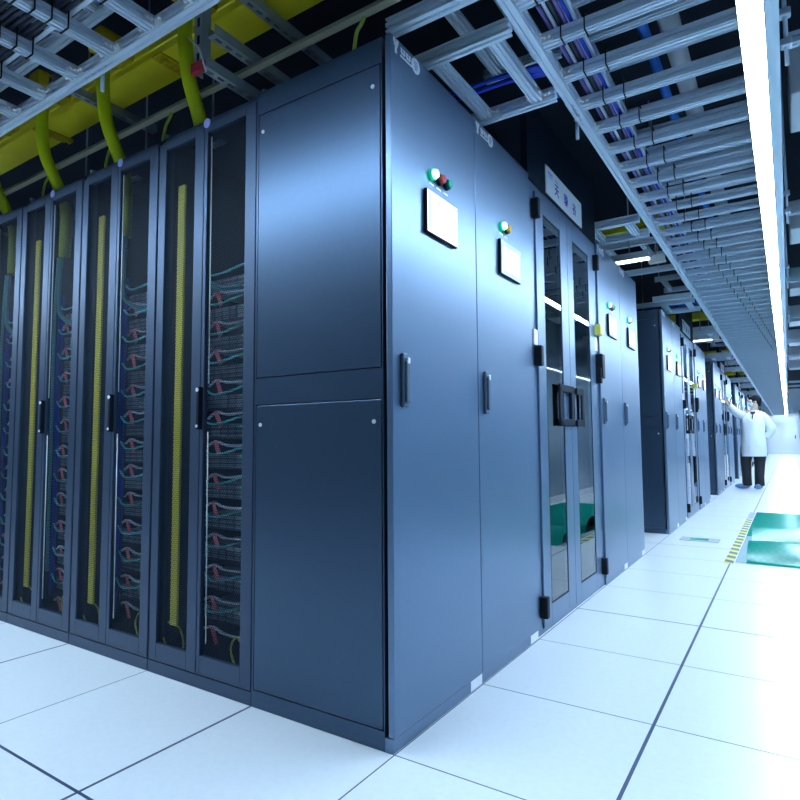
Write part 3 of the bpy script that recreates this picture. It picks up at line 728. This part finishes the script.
# ------------------------------------------------------------------ the technician in the lab coat
def skin(name, verts, edges, rad, m, parent, sub=2):
    me = bpy.data.meshes.new(name); me.from_pydata(verts, edges, []); o = bpy.data.objects.new(name, me); COL.objects.link(o)
    md = o.modifiers.new('skin', 'SKIN'); md.use_smooth_shade = True
    for i, d in enumerate(me.skin_vertices[0].data):
        r = rad[i]; d.radius = r if isinstance(r, tuple) else (r, r); d.use_root = (i == 0)
    o.modifiers.new('sub', 'SUBSURF').levels = sub; o.modifiers['sub'].render_levels = sub
    bpy.context.view_layer.update()
    nm = bpy.data.meshes.new_from_object(o.evaluated_get(bpy.context.evaluated_depsgraph_get()))
    bpy.data.objects.remove(o); nm.name = name; nm.materials.clear(); nm.materials.append(M[m])
    for p in nm.polygons: p.use_smooth = True
    q = bpy.data.objects.new(name, nm); COL.objects.link(q); q.parent = parent
    return q
def person():
    t = thing('person', 'person in white lab coat and face mask touching a cabinet panel', 'person', (.435, 11.35, 0))
    # local frame: x to the right of the picture, y away from the camera, z up. Torso turned to the picture's left and the camera
    V = []; E = []; R = []
    def vtx(p, r, par=None):
        V.append(p); R.append(r)
        if par is not None: E.append((par, len(V)-1))
        return len(V)-1
    pel = vtx((.02, 0, .90), .115)
    wa = vtx((.02, 0, 1.06), .11, pel); ch = vtx((.01, 0, 1.24), .125, wa); sh = vtx((.0, 0, 1.37), .095, ch)
    nk = vtx((.055, -.01, 1.45), .05, sh); hd0 = vtx((.06, -.015, 1.53), .068, nk); hd = vtx((.066, -.01, 1.62), .088, hd0); tp = vtx((.073, -.005, 1.685), .06, hd)
    # right arm reaching to the panel on the picture's left
    s1 = vtx((-.15, -.04, 1.365), .062, sh); e1 = vtx((-.275, -.30, 1.468), .045, s1); w1 = vtx((-.338, -.52, 1.555), .03, e1)
    p1 = vtx((-.358, -.575, 1.59), .028, w1)
    fing = [(-.405, -.640, 1.655), (-.392, -.650, 1.662), (-.376, -.652, 1.660), (-.362, -.646, 1.650)]
    for i, q in enumerate(fing):
        k = vtx((-.372+.012*i, -.608, 1.615+.004*(i in (1, 2))), .010, p1); k2 = vtx(tuple((a+b)/2 for a, b in zip(V[k], q)), .009, k); vtx(q, .0075, k2)
    th = vtx((-.382, -.582, 1.580), .011, p1); vtx((-.405, -.612, 1.60), .009, th)
    # left arm bent, hand behind the back
    s2 = vtx((.165, .03, 1.355), .062, sh); e2 = vtx((.315, .10, 1.12), .046, s2); w2 = vtx((.235, .165, .96), .030, e2)
    p2 = vtx((.19, .17, .92), .028, w2)
    for i in range(4):
        k = vtx((.165-.004*i, .155+.014*i, .885), .010, p2); vtx((.15, .155+.014*i, .85+.004*i), .008, k)
    k = vtx((.17, .145, .915), .011, p2); vtx((.145, .14, .895), .009, k)
    # legs
    for sx, kx, ax, fx, fy, ay in ((-.10, -.12, -.115, -.26, -.06, 0.02), (.11, .105, .085, .05, -.14, .0)):
        hp_ = vtx((sx*.85, 0, .84), .085, pel); kn = vtx((kx, -.015, .49), .066, hp_); an = vtx((ax, ay, .09), .042, kn); ft_ = vtx((fx, fy, .04), .033, an)
    body = skin('body', V, E, R, 'skin', t)
    # trousers: two tapered legs and a seat
    tr = MB()
    def ring(c, rx, ry, n=14, rot=0.): return [(c[0]+rx*math.cos(2*PI*i/n+rot), c[1]+ry*math.sin(2*PI*i/n+rot), c[2]) for i in range(n)]
    for sx, kx, ax in ((-.10, -.12, -.115), (.11, .105, .085)):
        tr.rings([ring((sx*.75, 0, .92), .10, .11), ring((sx*.92, 0, .76), .105, .115), ring((sx, 0, .62), .105, .11), ring((kx, -.015, .49), .088, .092), ring((ax, .0, .22), .078, .085), ring((ax, .0, .06), .080, .09)])
    tr.obj('trousers', 'trous', t)
    # lab coat: closed front shell from shoulders to mid thigh with sleeves
    co = MB()
    n = 22
    def rr(c, rx, ry, k=0.):
        out = []
        for i in range(n):
            a = 2*PI*i/n; w = 1+k*math.sin(a*6+c[2]*7)+k*.5*math.sin(a*11+c[2]*13)
            out.append((c[0]+rx*w*math.cos(a), c[1]+ry*w*math.sin(a), c[2]))
        return out
    co.rings([rr((.02, 0, .60), .212, .18, .05), rr((.02, 0, .72), .210, .178, .045), rr((.02, 0, .90), .202, .175, .03), rr((.02, 0, 1.06), .188, .155, .02), rr((.015, 0, 1.22), .200, .155, .015), rr((.01, 0, 1.33), .195, .135), rr((.03, 0, 1.40), .145, .10), rr((.054, -.005, 1.445), .075, .07)], cap=False)
    def sleeve(pts, rs): co.tube(cat_rom(pts, 4), [rs[0]+(rs[-1]-rs[0])*i/((len(pts)-1)*4) for i in range((len(pts)-1)*4+1)], 14, cap=False)
    sleeve([(-.08, -.01, 1.345), (-.165, -.06, 1.37), (-.272, -.30, 1.465), (-.338, -.525, 1.566)], [.092, .055])
    sleeve([(.10, .02, 1.345), (.19, .04, 1.32), (.315, .10, 1.12), (.24, .165, .965)], [.095, .056])
    coat = co.obj('lab_coat', 'coat', t)
    for x, y, z in ((.115, -.163, .80),):
        pk = B(-.055, .055, -.006, .006, 0, .13, .003).obj('pocket', 'coat', coat); pk.location = (x, y, z); pk.rotation_euler = (0, 0, -.4 if x < 0 else .55)
    for k in range(4):
        MB().ball((-.035, -.160-.004*(3-k), .78+k*.13), .010, 8).obj('button', 'grey', coat)
    cl = MB()
    for pts in ([(-.075, -.075, 1.43), (-.03, -.14, 1.37), (-.045, -.172, 1.24), (-.11, -.15, 1.33)], [(.06, -.06, 1.43), (-.005, -.14, 1.37), (-.03, -.175, 1.24), (.06, -.155, 1.33)]):
        cl.add([(a+.052, b-.004, c) for a, b, c in pts]+[(a+.052, b+.006, c) for a, b, c in pts], [(0, 1, 2, 3), (7, 6, 5, 4), (0, 4, 5, 1), (1, 5, 6, 2), (2, 6, 7, 3), (3, 7, 4, 0)])
    cl.obj('collar', 'coat', t)
    MB().add([(-.06, -.110, 1.43), (.03, -.105, 1.43), (-.03, -.165, 1.27), (-.06, -.08, 1.43), (.03, -.08, 1.43), (-.03, -.14, 1.27)], [(0, 1, 2), (3, 5, 4), (0, 3, 4, 1), (1, 4, 5, 2), (2, 5, 3, 0)]).obj('shirt', 'shirt', t).location.x = .052
    # head details: face turned to the picture's left
    hc = Vector((.066, -.01, 1.615))
    MB().ball(hc+Vector((.014, .008, .026)), .104, 18, (1.0, .95, .92)).ball(hc+Vector((.045, .02, -.015)), .078, 16, (.85, 1.0, 1.0)).ball(hc+Vector((-.045, -.02, .062)), .055, 12, (1, 1.1, .6)).obj('hair', 'hair', t)
    mk = MB().ball(hc+Vector((-.062, -.035, -.052)), .062, 14, (.75, .85, .85)); mk.tube([hc+Vector((-.07, -.08, -.03)), hc+Vector((.02, -.098, .0))], .003, 6)
    mk.obj('face_mask', 'mask', t)
    MB().ball(hc+Vector((-.088, -.045, .012)), .030, 12, (.6, 1.1, .9)).ball(hc+Vector((-.06, -.072, .006)), .032, 10, (.9, .6, 1)).ball(hc+Vector((.022, -.096, -.015)), .020, 10, (.8, .4, 1.3)).obj('face', 'skin', t)
    MB().ball(hc+Vector((-.102, -.062, .016)), .010, 8).ball(hc+Vector((-.103, -.028, .016)), .010, 8).obj('eye', 'hair', t)
    for sx, sy, rz in ((-.19, -.02, .25), (.066, -.065, 1.15)):
        sb = MB().ball((0, 0, .047), .062, 14, (2.1, .85, .72)).ball((.06, 0, .07), .055, 12, (1, .9, 1)).obj('shoe_cover', 'shoe', t)
        sb.location = (sx, sy, 0); sb.rotation_euler = (0, 0, rz)
    return t
person()
